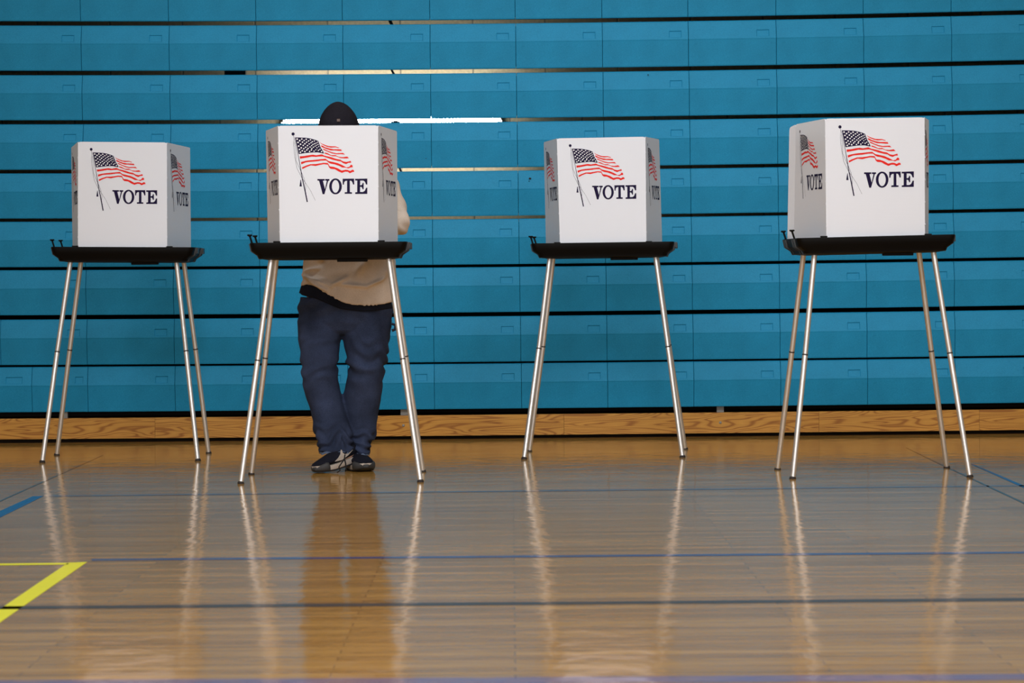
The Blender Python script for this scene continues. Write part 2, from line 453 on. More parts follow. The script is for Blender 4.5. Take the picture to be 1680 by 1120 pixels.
# hooks and struts of the under-structure seen through the gaps
def struts(px, y, dx, root, w=0.018):
    p = W(px, y, YB+0.30); q = W(px+dx, y+9, YB+0.30)
    bm = bmesh.new(); add_tube(bm, [p+Vector((0, 0, 0.05)), p, q, q-Vector((0, 0, 0.04))], w/2, 8)
    obj('strut', bm, M['darksteel'], root)
struts(639, 32, 4, rows[3]); struts(641, 112, 5, rows[4], 0.012); struts(654, 272, 4, rows[6], 0.012)
bm = bmesh.new(); p = W(649, 200.5, YB+0.25); add_box(bm, p, (0.048, 0.03, 0.006)); add_box(bm, p+Vector((0, 0, 0.005)), (0.024, 0.03, 0.006)); obj('hook', bm, M['darksteel'], rows[5])
bm = bmesh.new(); p = W(386, 118, YB+0.5); add_box(bm, p, (0.115, 0.03, 0.05)); obj('bracket', bm, M['darksteel'], rows[4])
# small scuffs on the plastic
for (px, py, s) in ((869.5, 292.8, 0.007), (868, 297, 0.003), (699, 260, 0.003), (1063, 123, 0.004)):
    p = W(px, py, YB); bm = bmesh.new()
    add_ball(bm, (p.x, bleach_y(p.x)-0.012, p.z), (s, 0.0065, s*0.7), 10, 6)
    rr = max(k for k in range(len(tops_all)) if tops_all[k] > p.z+0.01)
    obj('scuff_mark', bm, M['scuff'], rows[rr])

# pine board along the foot of the bleachers
root = empty('base_board', (0, YB, 0.0218)); tag(root, 'long grained pine board along the foot of the bleachers', 'board')
jx = [-700, 251, 924, 1343, 1606, 2300]
for a, b_ in zip(jx[:-1], jx[1:]):
    xa, xb = (a-840)/311.0, (b_-840)/311.0
    xa, xb = max(xa, -3.1), min(xb, 3.75)
    bm = bmesh.new(); n = 6
    rings = []
    for k in range(n+1):
        x = xa + 0.0006 + (xb-xa-0.0012)*k/n; y = bleach_y(x)-0.004; s0, s1 = sag(x, 0.02), sag(x, 0.13)
        rings.append([Vector((x, y, 0.0218+s0)), Vector((x, y, 0.1290+s1)), Vector((x, y+0.001, 0.1305+s1)), Vector((x, y+0.036, 0.1305+s1)), Vector((x, y+0.036, 0.0218+s0))])
    add_rings(bm, rings)
    bmesh.ops.recalc_face_normals(bm, faces=bm.faces[:])
    obj('plank', bm, M['pine'], root)
for px, py in ((661.7, 697.8), (1181.6, 692.9)):
    p = W(px, py, YB-0.004); bm = bmesh.new(); add_ball(bm, (p.x, bleach_y(p.x)-0.004, p.z), (0.0075, 0.005, 0.0075), 14, 8)
    obj('bolt', bm, M['steel'], root)
for px, wd in ((663, 0.038), (1182, 0.037), (107, 0.02)):
    p = W(px, 676, YB+0.03); bm = bmesh.new(); add_box(bm, (p.x, YB+0.055, 0.091), (wd, 0.03, 0.146)); obj('bracket', bm, M['steel'], root)
bm = bmesh.new(); add_box(bm, (0.3, YB+0.10, 0.016), (6.8, 0.06, 0.032)); obj('gap_backing', bm, M['void'], root)  # black strip standing in for the shade under the board
bm = bmesh.new(); add_box(bm, (0.3, YB+0.16, 0.149), (6.8, 0.03, 0.028)); obj('rail', bm, M['void'], root)

# fluorescent fixture on the wall behind the bleachers
emit = bpy.data.materials.new('fluorescent_tube'); emit.use_nodes = True
eb = emit.node_tree.nodes['Principled BSDF']
eb.inputs['Base Color'].default_value = (0.9, 0.95, 1, 1); eb.inputs['Emission Color'].default_value = (0.93, 0.98, 1.0, 1); eb.inputs['Emission Strength'].default_value = 62
YF = WALL_Y - 0.10
a, b_ = W(463, 199.3, YF), W(822, 196, YF)
zc = (a.z+b_.z)/2
root = empty('strip_light', (0.5*(a.x+b_.x), YF, zc)); tag(root, 'glowing fluorescent strip light seen through the gap beside the man\'s hat', 'light')
bm = bmesh.new(); add_tube(bm, [(a.x+0.02, YF, zc), (b_.x-0.02, YF, zc)], 0.022, 18); obj('light_tube', bm, emit, root, smooth=0.9)
bm = bmesh.new(); add_box(bm, ((a.x+b_.x)/2, YF+0.065, zc), (b_.x-a.x, 0.066, 0.07), bev=0.004)
for x in (a.x, b_.x): add_box(bm, (x, YF+0.02, zc-0.012), (0.012, 0.04, 0.018))
obj('housing', bm, mat('white_enamel', (0.7, 0.7, 0.68), 0.4), root)

# ================================================================ voting booths
PR = dict(
 canton=[(98,118),(180,119),(260,122),(330,133),(400,152),(440,170),(455,215),(475,265),(505,310),(523,348),(490,345),(430,332),(350,335),(240,346),(152,360)],
 red=[[(462,185),(490,205),(540,225),(590,240),(640,243),(690,243),(745,262),(735,268),(690,256),(625,262),(570,252),(520,232),(480,208)],
 [(473,232),(500,235),(540,258),(600,275),(660,285),(720,285),(770,287),(783,310),(740,308),(680,303),(620,303),(550,280),(490,255)],
 [(500,280),(530,285),(580,310),(640,330),(700,343),(740,340),(800,337),(828,362),(770,355),(700,357),(640,347),(560,315),(512,295)],
 [(527,333),(570,342),(630,373),(690,370),(740,395),(800,400),(860,390),(888,415),(820,418),(760,412),(700,387),(645,388),(590,368),(535,350)],
 [(168,392),(230,388),(300,375),(360,367),(410,375),(450,368),(490,360),(530,380),(580,390),(640,405),(700,425),(760,435),(800,460),(850,470),(912,453),(922,478),(880,482),(845,500),(800,485),(770,462),(700,450),(640,435),(590,418),(550,405),(500,390),(450,393),(400,398),(340,395),(270,410),(172,427)],
 [(185,475),(250,458),(320,447),(400,440),(470,432),(545,424),(590,458),(650,470),(720,485),(790,515),(850,548),(890,540),(915,508),(938,515),(943,545),(910,548),(880,563),(830,550),(790,550),(740,525),(680,505),(620,495),(590,480),(555,450),(480,452),(400,465),(330,470),(260,478),(190,508)],
 [(200,552),(250,530),(320,505),(400,502),(460,493),(520,483),(580,487),(605,535),(660,540),(720,560),(780,595),(840,582),(870,585),(905,600),(940,580),(960,590),(966,612),(940,615),(900,633),(870,612),(830,610),(785,628),(730,605),(680,575),(620,570),(595,550),(580,510),(520,503),(460,515),(400,530),(330,522),(270,545),(205,578)]],
 stars=[(130,143,14),(198,141,13),(262,144,13),(324,151,11),(381,167,10),(427,187,9),(168,164,14),(232,162,12),(296,168,12),(352,178,11),(406,198,9),
 (143,191,13),(208,186,13),(268,187,12),(332,194,10),(385,208,10),(434,219,9),(180,217,13),(243,210,13),(306,211,11),(360,218,10),(411,231,9),
 (153,244,13),(219,234,12),(281,236,12),(341,236,10),(391,243,9),(445,250,8),(190,268,13),(254,260,12),(318,256,11),(368,259,10),(420,266,9),
 (165,293,13),(227,281,12),(290,278,12),(345,277,11),(463,288,10),(205,311,13),(271,299,12),(338,299,12),(403,295,9),(440,303,11),
 (177,333,13),(243,323,13),(312,320,12),(377,315,11),(487,321,12)],
 letters=[[(425,719),(533,719),(533,742),(506,745),(537,866),(563,745),(540,742),(540,719),(602,719),(602,741),(584,745),(529,940),(502,940),(450,745),(425,741)],
 [(795,713),(963,710),(966,795),(948,797),(936,760),(921,742),(900,740),(902,906),(933,909),(933,931),(826,932),(826,909),(860,906),(860,742),(835,745),(818,765),(813,799),(796,799)],
 [(978,713),(1157,708),(1157,796),(1139,796),(1123,756),(1100,738),(1052,738),(1052,806),(1072,804),(1084,790),(1086,772),(1104,772),(1104,864),(1087,864),(1083,845),(1070,830),(1052,829),(1052,903),(1095,903),(1121,885),(1140,841),(1158,841),(1158,931),(980,933),(980,909),(1009,906),(1009,739),(978,737)],
 [(178,733),(186,733),(188,760),(198,829),(163,829),(172,770)]])
POLES = [([(74,92),(100,165),(150,400),(200,690),(240,870),(277,1055)], [4,5,8,13,17,18]),
         ([(84,110),(78,220),(95,400),(125,560),(190,690),(245,770),(320,880),(395,1030)], [3,4,4,4,4,4,3,3]),
         ([(88,180),(108,300),(112,450),(165,570),(200,640),(232,720),(256,830),(246,930)], [3,4,4,4,4,4,3,3])]
def print_uv(cx, cy):
    x, y = 1370 + cx*0.11164, 200 + cy*0.11164
    u = (x - (1353.6 + (y-194.6)*0.0108))/162.6
    v = (y - (194.6 - (x-1353.6)*0.0135))/193.9
    return u, v
def screen_panel(bm, A, B, C, D, th=0.004, print_=True, cut=None):
    """A top-left, B top-right, C bottom-right, D bottom-left seen from the outside"""
    nrm = (B-A).cross(D-A).normalized()
    if nrm.dot(A - CENTRE) < 0: nrm = -nrm
    def at(u, v, off): return (A*(1-u)+B*u)*(1-v) + (D*(1-u)+C*u)*v + nrm*off
    # slab with softened corners
    r = 0.012
    W_, H_ = (B-A).length, (D-A).length
    ru, rv = r/W_, r/H_
    nu, vs_ = 8, [0, rv*0.12, rv*0.4, rv] + [rv+(1-rv)*k/10 for k in range(1, 11)]
    def grid(off):
        g = []
        for v in vs_:
            q = max(0.0, 1-v/rv); ins = ru*(1-math.sqrt(max(0, 1-q*q))); g.append([bm.verts.new(at(ins+(1-2*ins)*k/nu, v, off)) for k in range(nu+1)])
        return g
    f, g = grid(0), grid(-th)
    n_ = len(vs_)
    for r_ in range(n_-1):
        for c_ in range(nu):
            bm.faces.new((f[r_][c_], f[r_+1][c_], f[r_+1][c_+1], f[r_][c_+1])); bm.faces.new((g[r_][c_], g[r_][c_+1], g[r_+1][c_+1], g[r_+1][c_]))
        for c_ in (0, nu): bm.faces.new((f[r_][c_], g[r_][c_], g[r_+1][c_], f[r_+1][c_]) if c_ == 0 else (f[r_][c_], f[r_+1][c_], g[r_+1][c_], g[r_][c_]))
    for c_ in range(nu):
        bm.faces.new((f[0][c_], f[0][c_+1], g[0][c_+1], g[0][c_])); bm.faces.new((f[-1][c_], g[-1][c_], g[-1][c_+1], f[-1][c_+1]))
    if not print_: return
    def poly(pts, mi, off=0.0006):
        co = [Vector((*print_uv(*p), 0)) for p in pts]
        vs = [bm.verts.new(at(c.x, c.y, off)) for c in co]
        for t in tessellate_polygon([co]):
            fc = bm.faces.new([vs[i] for i in t]); fc.material_index = mi
            fc.normal_update()
            if fc.normal.dot(nrm) < 0: fc.normal_flip()
    def circ(c, rx, ry, n): return [(c[0]+rx*math.cos(2*math.pi*k/n), c[1]+ry*math.sin(2*math.pi*k/n)) for k in range(n)]
    poly(PR['canton'], 1)
    for q in PR['red']: poly(q, 2)
    for x, y, s in PR['stars']: poly(circ((x, y), s*0.92, s*0.92, 8), 3, 0.0011)
    for q in PR['letters']: poly(q, 1)
    poly(circ((71, 69), 23, 23, 16), 1)
    n = 36
    o_, i2 = circ((691, 825), 93, 116, n), circ((691, 825), 53, 92, n)
    for k in range(n): poly([o_[k], o_[(k+1) % n], i2[(k+1) % n], i2[k]], 1)
    for pts, ws in POLES:
        for k in range(len(pts)-1):
            (x0, y0), (x1, y1) = pts[k], pts[k+1]; L_ = math.hypot(x1-x0, y1-y0); nx, ny = (y1-y0)/L_, -(x1-x0)/L_
            a_, b2 = ws[k]/2, ws[k+1]/2
            poly([(x0+nx*a_, y0+ny*a_), (x1+nx*b2, y1+ny*b2), (x1-nx*b2, y1-ny*b2), (x0-nx*a_, y0-ny*a_)], 1, 0.0006)
def rrect(hx, hy, r, z, n=5):
    out = []
    for cx, cy, a0 in ((hx-r, hy-r, 0), (-hx+r, hy-r, 90), (-hx+r, -hy+r, 180), (hx-r, -hy+r, 270)):
        for k in range(n+1):
            a = math.radians(a0 + 90*k/n); out.append(Vector((cx+r*math.cos(a), cy+r*math.sin(a), z)))
    return out
BOOTHS = [{"fFL": [-2.2332, 12.1223, 0.003], "fFR": [-1.4956, 12.1262, 0.003], "fBL": [-2.2492, 12.6017, 0.003], "fBR": [-1.5048, 12.6345, 0.003], "jFL": [-2.1729, 12.2262, 0.5209], "jFR": [-1.5588, 12.2379, 0.5178], "jBL": [-2.1811, 12.6215, 0.5185], "jBR": [-1.5624, 12.6332, 0.5163], "tFL": [-2.1091, 12.2623, 0.9565], "tFR": [-1.6038, 12.2719, 0.9516], "tBL": [-2.1132, 12.5816, 0.9499], "tBR": [-1.6088, 12.5912, 0.945], "rFL": [-2.1943, 12.1883, 1.0229], "rFR": [-1.511, 12.2012, 1.014], "uFL": [-2.0571, 12.2103, 1.5209], "uFR": [-1.6351, 12.2183, 1.514], "uBL": [-2.1497, 12.5607, 1.5109], "uBR": [-1.5704, 12.5835, 1.5063], "lFL": [-2.0649, 12.2137, 1.0218], "lFR": [-1.6406, 12.2217, 1.0154], "lBL": [-2.1501, 12.5607, 1.0278], "lBR": [-1.5723, 12.5835, 1.0224]}, {"fFL": [-1.1493, 10.7755, 0.003], "fFR": [-0.3917, 10.7727, 0.003], "fBL": [-1.1546, 11.2675, 0.003], "fBR": [-0.4005, 11.3244, 0.003], "jFL": [-1.0827, 10.8838, 0.515], "jFR": [-0.4657, 10.8918, 0.5152], "jBL": [-1.0883, 11.2792, 0.5131], "jBR": [-0.4693, 11.2871, 0.5151], "tFL": [-1.0237, 10.9397, 0.9522], "tFR": [-0.5244, 10.9462, 0.9497], "tBL": [-1.0322, 11.259, 0.9527], "tBR": [-0.5274, 11.2655, 0.9485], "rFL": [-1.112, 10.8696, 1.016], "rFR": [-0.4418, 10.8783, 1.0155], "uFL": [-0.9863, 10.9138, 1.5127], "uFR": [-0.5608, 10.9192, 1.5109], "uBL": [-1.0721, 11.2649, 1.5121], "uBR": [-0.4974, 11.2894, 1.5056], "lFL": [-0.9831, 10.8941, 1.0174], "lFR": [-0.5637, 10.8995, 1.0167], "lBL": [-1.0688, 11.2649, 1.0211], "lBR": [-0.499, 11.2894, 1.0249]}, {"fFL": [0.0517, 12.0295, 0.003], "fFR": [0.7979, 12.0474, 0.003], "fBL": [0.08, 12.5418, 0.003], "fBR": [0.8473, 12.5844, 0.003], "jFL": [0.1268, 12.1622, 0.5155], "jFR": [0.7381, 12.1184, 0.52], "jBL": [0.1517, 12.5566, 0.5147], "jBR": [0.7676, 12.5128, 0.5172], "tFL": [0.1848, 12.1972, 0.955], "tFR": [0.6841, 12.1615, 0.9551], "tBL": [0.2066, 12.5157, 0.954], "tBR": [0.7089, 12.48, 0.9485], "rFL": [0.0926, 12.1319, 1.0158], "rFR": [0.7702, 12.0838, 1.0178], "uFL": [0.2219, 12.1469, 1.5112], "uFR": [0.6398, 12.1171, 1.5136], "uBL": [0.1646, 12.5037, 1.5119], "uBR": [0.7244, 12.4591, 1.5181], "lFL": [0.2317, 12.1456, 1.0154], "lFR": [0.6405, 12.1158, 1.016], "lBL": [0.1701, 12.5037, 1.02], "lBR": [0.7349, 12.4591, 1.0241]}, {"fFL": [1.1755, 10.7512, 0.003], "fFR": [1.9206, 10.7497, 0.003], "fBL": [1.1631, 11.2483, 0.003], "fBR": [1.9095, 11.2579, 0.003], "jFL": [1.2384, 10.8171, 0.5196], "jFR": [1.8538, 10.8368, 0.5196], "jBL": [1.2255, 11.2123, 0.5194], "jBR": [1.8401, 11.232, 0.5171], "tFL": [1.2847, 10.8452, 0.9515], "tFR": [1.7889, 10.8612, 0.9578], "tBL": [1.275, 11.1643, 0.954], "tBR": [1.7786, 11.1804, 0.958], "rFL": [1.2015, 10.7686, 1.0122], "rFR": [1.8774, 10.7903, 1.0223], "uFL": [1.325, 10.7821, 1.5125], "uFR": [1.7454, 10.7955, 1.5148], "uBL": [1.2422, 11.1395, 1.5103], "uBR": [1.8179, 11.1271, 1.5219], "lFL": [1.3289, 10.7956, 1.0157], "lFR": [1.7467, 10.8091, 1.0205], "lBL": [1.2302, 11.1395, 1.0181], "lBR": [1.8134, 11.1271, 1.0262]}]
BOOTH_LABEL = ['leftmost voting booth, white screen on black tray, its right side panel widely visible',
    'voting booth second from left, with the man in the dark knit hat standing behind it',
    'voting booth third from left, standing alone between the man\'s booth and the rightmost one',
    'rightmost voting booth, turned to show the broad left side panel of its white screen']
SCREEN_MATS = [M['panel'], M['navy'], M['red'], M['star']]
booths = []
for bi, K in enumerate(BOOTHS):
    K = {k: Vector(v) for k, v in K.items()}
    c = (K['fFL']+K['fFR']+K['fBL']+K['fBR'])/4; c.z = 0
    root = empty('voting_booth', c); booths.append(root)
    tag(root, BOOTH_LABEL[bi], 'voting booth', 'voting booths in a row on the gym floor')
    # tray
    ex = (K['rFR']-K['rFL']); hw = ex.length/2; ex.normalize()
    ey = Vector((0, 0, 1)).cross(ex); ey.normalize(); ez = ex.cross(ey)
    O = (K['rFL']+K['rFR'])/2 + ey*0.232
    O.z -= 0.0
    sx = hw/0.338
    def T(x, y, z): return O + ex*(x*sx) + ey*y + ez*z
    bm = bmesh.new()
    prof = [(.255, .165, .02, -.072), (.262, .172, .02, -.074), (.296, .206, .03, -.068), (.302, .212, .03, -.066), (.306, .214, .03, -.054),
            (.330, .225, .03, -.036), (.3375, .231, .03, -.004), (.336, .230, .03, 0.0), (.330, .224, .028, 0.0), (.327, .221, .028, -.012), (.30, .19, .02, -.014)]
    add_rings(bm, [[T(p.x, p.y, p.z) for p in rrect(*q)] for q in prof])
    tray = obj('tray', bm, M['tray'], root, smooth=0.6)
    # clips that grip the screen, grip handle below
    for s, kk in ((-1, 'lFL'), (1, 'lFR')):
        bm = bmesh.new(); q = K[kk]
        add_box(bm, q + ex*(0.012*s) + ey*(-0.010) + ez*0.0, (0.030, 0.008, 0.010), bev=0.0015); obj('screen_clip', bm, M['tray'], tray)
    bm = bmesh.new(); add_box(bm, T(0.10, -0.16, -.076), (0.13, 0.03, 0.016), bev=0.003); obj('handle', bm, M['tray'], tray)
    # latches on the two short ends
    endp = [(.300, -.070), (.308, -.054), (.334, -.037), (.3415, -.004)]
    for s in (-1, 1):
        for yy in (-0.13, 0.13):
            bm = bmesh.new()
            for w0, off in ((yy-0.030, 0.0), (yy+0.030, 0.0)):
                for k in range(3):
                    (xa, za), (xb, zb2) = endp[k], endp[k+1]
                    pts = []
                    for (x_, z_) in ((xa, za), (xb, zb2)):
                        for dy in (-0.006, 0.006): pts.append(T(s*(x_+0.003), w0+dy, z_))
                    for (x_, z_) in ((xa, za), (xb, zb2)):
                        for dy in (-0.006, 0.006): pts.append(T(s*(x_-0.006), w0+dy, z_))
                    v = [bm.verts.new(p) for p in pts]
                    for ids in ((0, 1, 3, 2), (4, 6, 7, 5), (0, 4, 5, 1), (2, 3, 7, 6), (0, 2, 6, 4), (1, 5, 7, 3)): bm.faces.new([v[i] for i in ids])
            if s > 0: add_box(bm, T(.344, yy, -.016), (0.012, 0.05, 0.028), bev=0.002)
            bmesh.ops.recalc_face_normals(bm, faces=bm.faces[:])
            la = obj('latch', bm, M['latch'], tray)
            if s < 0:
                bm = bmesh.new(); a_, b2 = T(-.325, yy, -.03), T(-.3435, yy, 0.031)
                add_tube(bm, [a_, b2], 0.0042, 10); add_tube(bm, [b2-ez*0.003, b2+ez*0.001, b2+ez*0.006], [0.005, 0.0115, 0.0105], 12)
                obj('peg', bm, M['tray'], tray)
    # legs
    for nme in ('FL', 'FR', 'BL', 'BR'):
        t_, j_, f_ = K['t'+nme], K['j'+nme], K['f'+nme]
        if nme[0] == 'B':      # the rear legs splay backwards like the front ones splay forwards
            C0 = Vector((0, 0, CAM_H)); yt = t_.y - 0.085
            t_ = C0 + (t_-C0)*(yt/t_.y)
            yj = f_.y + (yt-f_.y)*(j_.z/t_.z); j_ = C0 + (j_-C0)*(yj/j_.y)
        d1 = (t_-j_).normalized(); top = t_ + d1*(0.03)
        bm = bmesh.new()
        add_tube(bm, [top, j_+d1*0.0015], [0.0118, 0.0112], 20)
        d2 = (j_-f_).normalized()
        add_tube(bm, [j_-d2*0.0015, f_+d2*0.004], [0.0118, 0.0112], 20)
        leg = obj('leg', bm, M['alu'], root, smooth=0.6)
        bm = bmesh.new(); add_tube(bm, [j_-d2*0.003, j_+d2*0.003], 0.0122, 18); obj('joint_ring', bm, M['ring'], leg)
        bm = bmesh.new(); g0 = f_.copy(); g0.z = 0.0; add_tube(bm, [g0, g0+Vector((0, 0, 0.004)), f_+d2*0.006], [0.0145, 0.0145, 0.0122], 18); obj('foot_cap', bm, M['rubber'], leg)
        bm = bmesh.new(); add_tube(bm, [top+d1*0.002, t_+d1*0.002], [0.017, 0.015], 16); obj('socket', bm, M['tray'], leg)
    # folded white screen: front, two sides, narrow return flaps
    CENTRE = (K['uFL']+K['uFR']+K['uBL']+K['uBR'])/4
    def low(p, z=-0.006): 
        q = p.copy(); loc = (q-O); return q
    LFL, LFR, LBL, LBR = (K[k].copy() for k in ('lFL', 'lFR', 'lBL', 'lBR'))
    for q, u in ((LFL, 'uFL'), (LFR, 'uFR'), (LBL, 'uBL'), (LBR, 'uBR')):
        d_ = (K[u]-q).normalized()
        surf = O + ez*(-0.0125)
        t2 = (q - surf).dot(ez)/d_.dot(ez); q -= d_*t2
    scr = []
    bm = bmesh.new(); screen_panel(bm, K['uFL'], K['uFR'], LFR, LFL); fr = obj('front_panel', bm, SCREEN_MATS, root)
    # little die-cut notches along the folds
    for side, (A, D, B2, C2) in (('L', (K['uBL'], LBL, K['uFL'], LFL)), ('R', (K['uFR'], LFR, K['uBR'], LBR))):
        # pull the side panels a hair outwards so they meet the front sheet on its fold
        bm = bmesh.new(); screen_panel(bm, A, B2, C2, D); sd = obj('side_panel', bm, SCREEN_MATS, root)
        if side == 'L': e0, e1, fdir = A, D, (Vector((-0.018 if bi == 3 else 0.006, 0.035, 0)))
        else: e0, e1, fdir = B2, C2, Vector((-0.006, 0.038, 0))
        fl0, fl1 = e0+fdir*1.3, e1+fdir*1.3
        bm = bmesh.new()
        q0 = fl0 + Vector((0, 0, -0.004 if bi != 3 else -0.012))
        if side == 'L': screen_panel(bm, q0, e0, e1, fl1, print_=False)
        else: screen_panel(bm, e0, q0, fl1, e1, print_=False)
        obj('return_flap', bm, M['panel'], sd)
    for (a_, b2) in ((K['uFL'], LFL), (K['uFR'], LFR)):
        bm = bmesh.new()
        for k in range(1, 6):
            p = a_.lerp(b2, k/5.4 - 0.04); add_box(bm, p+Vector((0, -0.0005, 0)), (0.0055, 0.0035, 0.0035))
        obj('fold_notch', bm, M['panel'], fr)

# ================================================================ the man behind the second booth
YP = 11.52
def pxring(y, xl, xr, Yc, ry, n=36, p=2.2, zfn=None):
    a, b_ = W(xl, y, Yc), W(xr, y, Yc)
    c = (a+b_)/2
    return ell_ring((c.x, Yc, c.z), (b_.x-a.x)/2, ry, n, p, zfn)
man = empty('person', (W(560, 775, YP).x, 11.42, 0))
tag(man, 'man in dark knit hat, beige sweater and blue jeans, bent over behind the second booth', 'person')

skin = mat('skin', (0.50, 0.27, 0.18), 0.5); skin.node_tree.nodes['Principled BSDF'].inputs['Subsurface Weight'].default_value = 0.1
M['skin'] = skin
def fabric(name, c1, c2, scale, bumpk, rough=0.9, nscale=14.0, lo_=0.85, hi_=1.12):
    m = mat(name, c1, rough, spec=0.15); N, L, b = nodes(m)
    mp = mapping(N, L, (1, 1, 1), coord='Object')
    n = noise_tex(N, L, mp, scale, 3); n2 = noise_tex(N, L, mp, nscale, 3)
    r = ramp(N, L, n.outputs[0], [(0.3, c1), (0.7, c2)])
    r2 = ramp(N, L, n2.outputs[0], [(0.3, (lo_,)*3), (0.7, (hi_,)*3)])
    L.new(mix(N, L, 1.0, r.outputs[0], r2.outputs[0], 'MULTIPLY'), b.inputs['Base Color'])
    bump(N, L, b, n.outputs[0], bumpk, 0.002)
    b.inputs['Sheen Weight'].default_value = 0.0
    return m
M['denim'] = fabric('blue_denim', (0.018, 0.026, 0.056), (0.038, 0.052, 0.102), 420, 0.4, nscale=8, lo_=0.62, hi_=1.35)
M['hem'] = fabric('faded_denim_hem', (0.05, 0.085, 0.17), (0.16, 0.21, 0.32), 160, 0.6)
M['knit'] = fabric('beige_waffle_knit', (0.62, 0.53, 0.46), (0.74, 0.65, 0.57), 330, 0.4, nscale=7)
M['black_knit'] = fabric('black_cotton', (0.006, 0.008, 0.016), (0.010, 0.012, 0.022), 300, 0.3)
M['wool'] = fabric('charcoal_ribbed_wool', (0.010, 0.009, 0.014), (0.020, 0.018, 0.026), 380, 0.5)
M['shoe'] = fabric('black_suede', (0.006, 0.007, 0.014), (0.012, 0.013, 0.022), 260, 0.3)
M['toe'] = mat('charcoal_rubber_toe', (0.035, 0.035, 0.037), 0.65)
M['sole'] = mat('off_white_midsole', (0.50, 0.44, 0.39), 0.6)
M['lace'] = mat('black_lace', (0.006, 0.006, 0.008), 0.8)
M['eye'] = mat('eye_white', (0.75, 0.72, 0.68), 0.3)
M['patch'] = mat('small_grey_patch', (0.13, 0.09, 0.08), 0.8)

# --- anchor points
def at(px, py, Y): return W(px, py, Y)
HEAD = Vector((at(554.5, 230, 11.34).x, 11.36, 1.475))
NECK = Vector((HEAD.x+0.008, 11.50, 1.405))
SHL, SHR = Vector((NECK.x+0.165, 11.54, 1.345)), Vector((NECK.x-0.175, 11.54, 1.345))
ELL, ELR = at(650, 362, 11.47), at(474, 366, 11.47)
WRL, WRR = Vector((-0.655, 11.175, 1.062)), Vector((-0.865, 11.175, 1.075))
tilt = Matrix.Rotation(math.radians(38), 3, 'X')      # the face turned down towards the ballot
def H(x, y, z): return HEAD + tilt @ Vector((x, y, z))

# --- body: one continuous skin, mostly under the clothes
bm = bmesh.new()
add_ball(bm, H(0, 0.008, 0.02), (0.076, 0.096, 0.105), 24, 18, tilt)
add_ball(bm, H(0, -0.028, -0.055), (0.058, 0.062, 0.062), 20, 14, tilt)          # jaw
add_tube(bm, [H(0, -0.086, 0.012), H(0, -0.103, -0.018), H(0, -0.088, -0.028)], [0.009, 0.015, 0.011], 12)   # nose
add_ball(bm, H(0, -0.078, -0.058), (0.026, 0.012, 0.0075), 14, 8, tilt)           # lips
add_ball(bm, H(0, -0.078, -0.069), (0.021, 0.012, 0.006), 14, 8, tilt)
add_ball(bm, H(0, -0.066, -0.098), (0.022, 0.018, 0.016), 14, 8, tilt)            # chin
for s in (-1, 1):
    add_ball(bm, H(s*0.03, -0.078, 0.026), (0.024, 0.010, 0.007), 12, 8, tilt)    # brow
    add_ball(bm, H(s*0.078, 0.010, -0.008), (0.008, 0.018, 0.030), 12, 10, tilt)  # ear
    add_ball(bm, H(s*0.045, -0.062, -0.018), (0.022, 0.02, 0.022), 12, 8, tilt)   # cheek
add_tube(bm, [H(0, 0.03, -0.03), (NECK+HEAD)/2+Vector((0, 0.02, -0.01)), NECK+Vector((0, 0.02, -0.03))], [0.056, 0.058, 0.066], 20)
cx = NECK.x
add_rings(bm, [ell_ring((cx, 11.53, z), rx, ry, 28, 2.3) for z, rx, ry in ((0.86, .13, .085), (0.95, .14, .095), (1.05, .155, .10), (1.18, .16, .11), (1.26, .150, .10), (1.32, .135, .085), (1.36, .10, .07), (1.40, .055, .055))])
for S, E_, Wr in ((SHL, ELL, WRL), (SHR, ELR, WRR)):
    S = S + Vector((0, 0, -0.012)); add_ball(bm, S, 0.046, 16, 12)
    m_ = (E_+Wr)/2
    add_tube(bm, [S, S.lerp(E_, 0.5), E_, E_.lerp(Wr, 0.35), Wr], [0.044, 0.042, 0.039, 0.038, 0.027], 18)
    add_ball(bm, E_, 0.041, 14, 10)
def hand(bm, Wr, side, pen=False):
    """side +1 the man's left hand (image right); palm 9 cm, fingers bent on the table or round the pen"""
    fw = Vector((-0.25*side, -1, -0.25)).normalized(); lat = Vector((1, -0.25*side, 0)).normalized(); up = lat.cross(fw).normalized()
    if up.z < 0: up = -up
    P_ = lambda a, b_, c_: Wr + fw*a + lat*b_ + up*c_
    add_tube(bm, [P_(-0.02, 0, 0), P_(0.02, 0, 0), P_(0.055, 0, 0.001), P_(0.088, 0, 0)], [0.025, 0.031, 0.037, 0.034], 16, flat=0.52)
    for k, (b_, L_) in enumerate(((-0.028, 0.060), (-0.0095, 0.075), (0.0095, 0.080), (0.028, 0.072))):
        b_ *= side
        cur = 1.0 if not pen else 1.7
        p0 = P_(0.074, b_, 0.002); p1 = p0 + fw*L_*0.45 - up*0.006*cur
        p2 = p1 + fw*L_*0.26 - up*0.016*cur; p3 = p2 + fw*L_*0.10 - up*0.018*cur
        add_tube(bm, [p0, p1, p2, p3], [0.0095, 0.0085, 0.0078, 0.0066], 12); add_ball(bm, p3, 0.0066, 10, 8); add_ball(bm, p1, 0.0088, 10, 8)
    q0 = P_(0.012, 0.028*side, -0.004); q1 = P_(0.045, 0.052*side, -0.010); q2 = P_(0.076, 0.048*side, -0.018)
    add_tube(bm, [q0, q1, q2], [0.0135, 0.0105, 0.008], 12); add_ball(bm, q2, 0.0082, 10, 8)
    return P_
PL = hand(bm, WRL, 1)
PRt = hand(bm, WRR, -1, True)
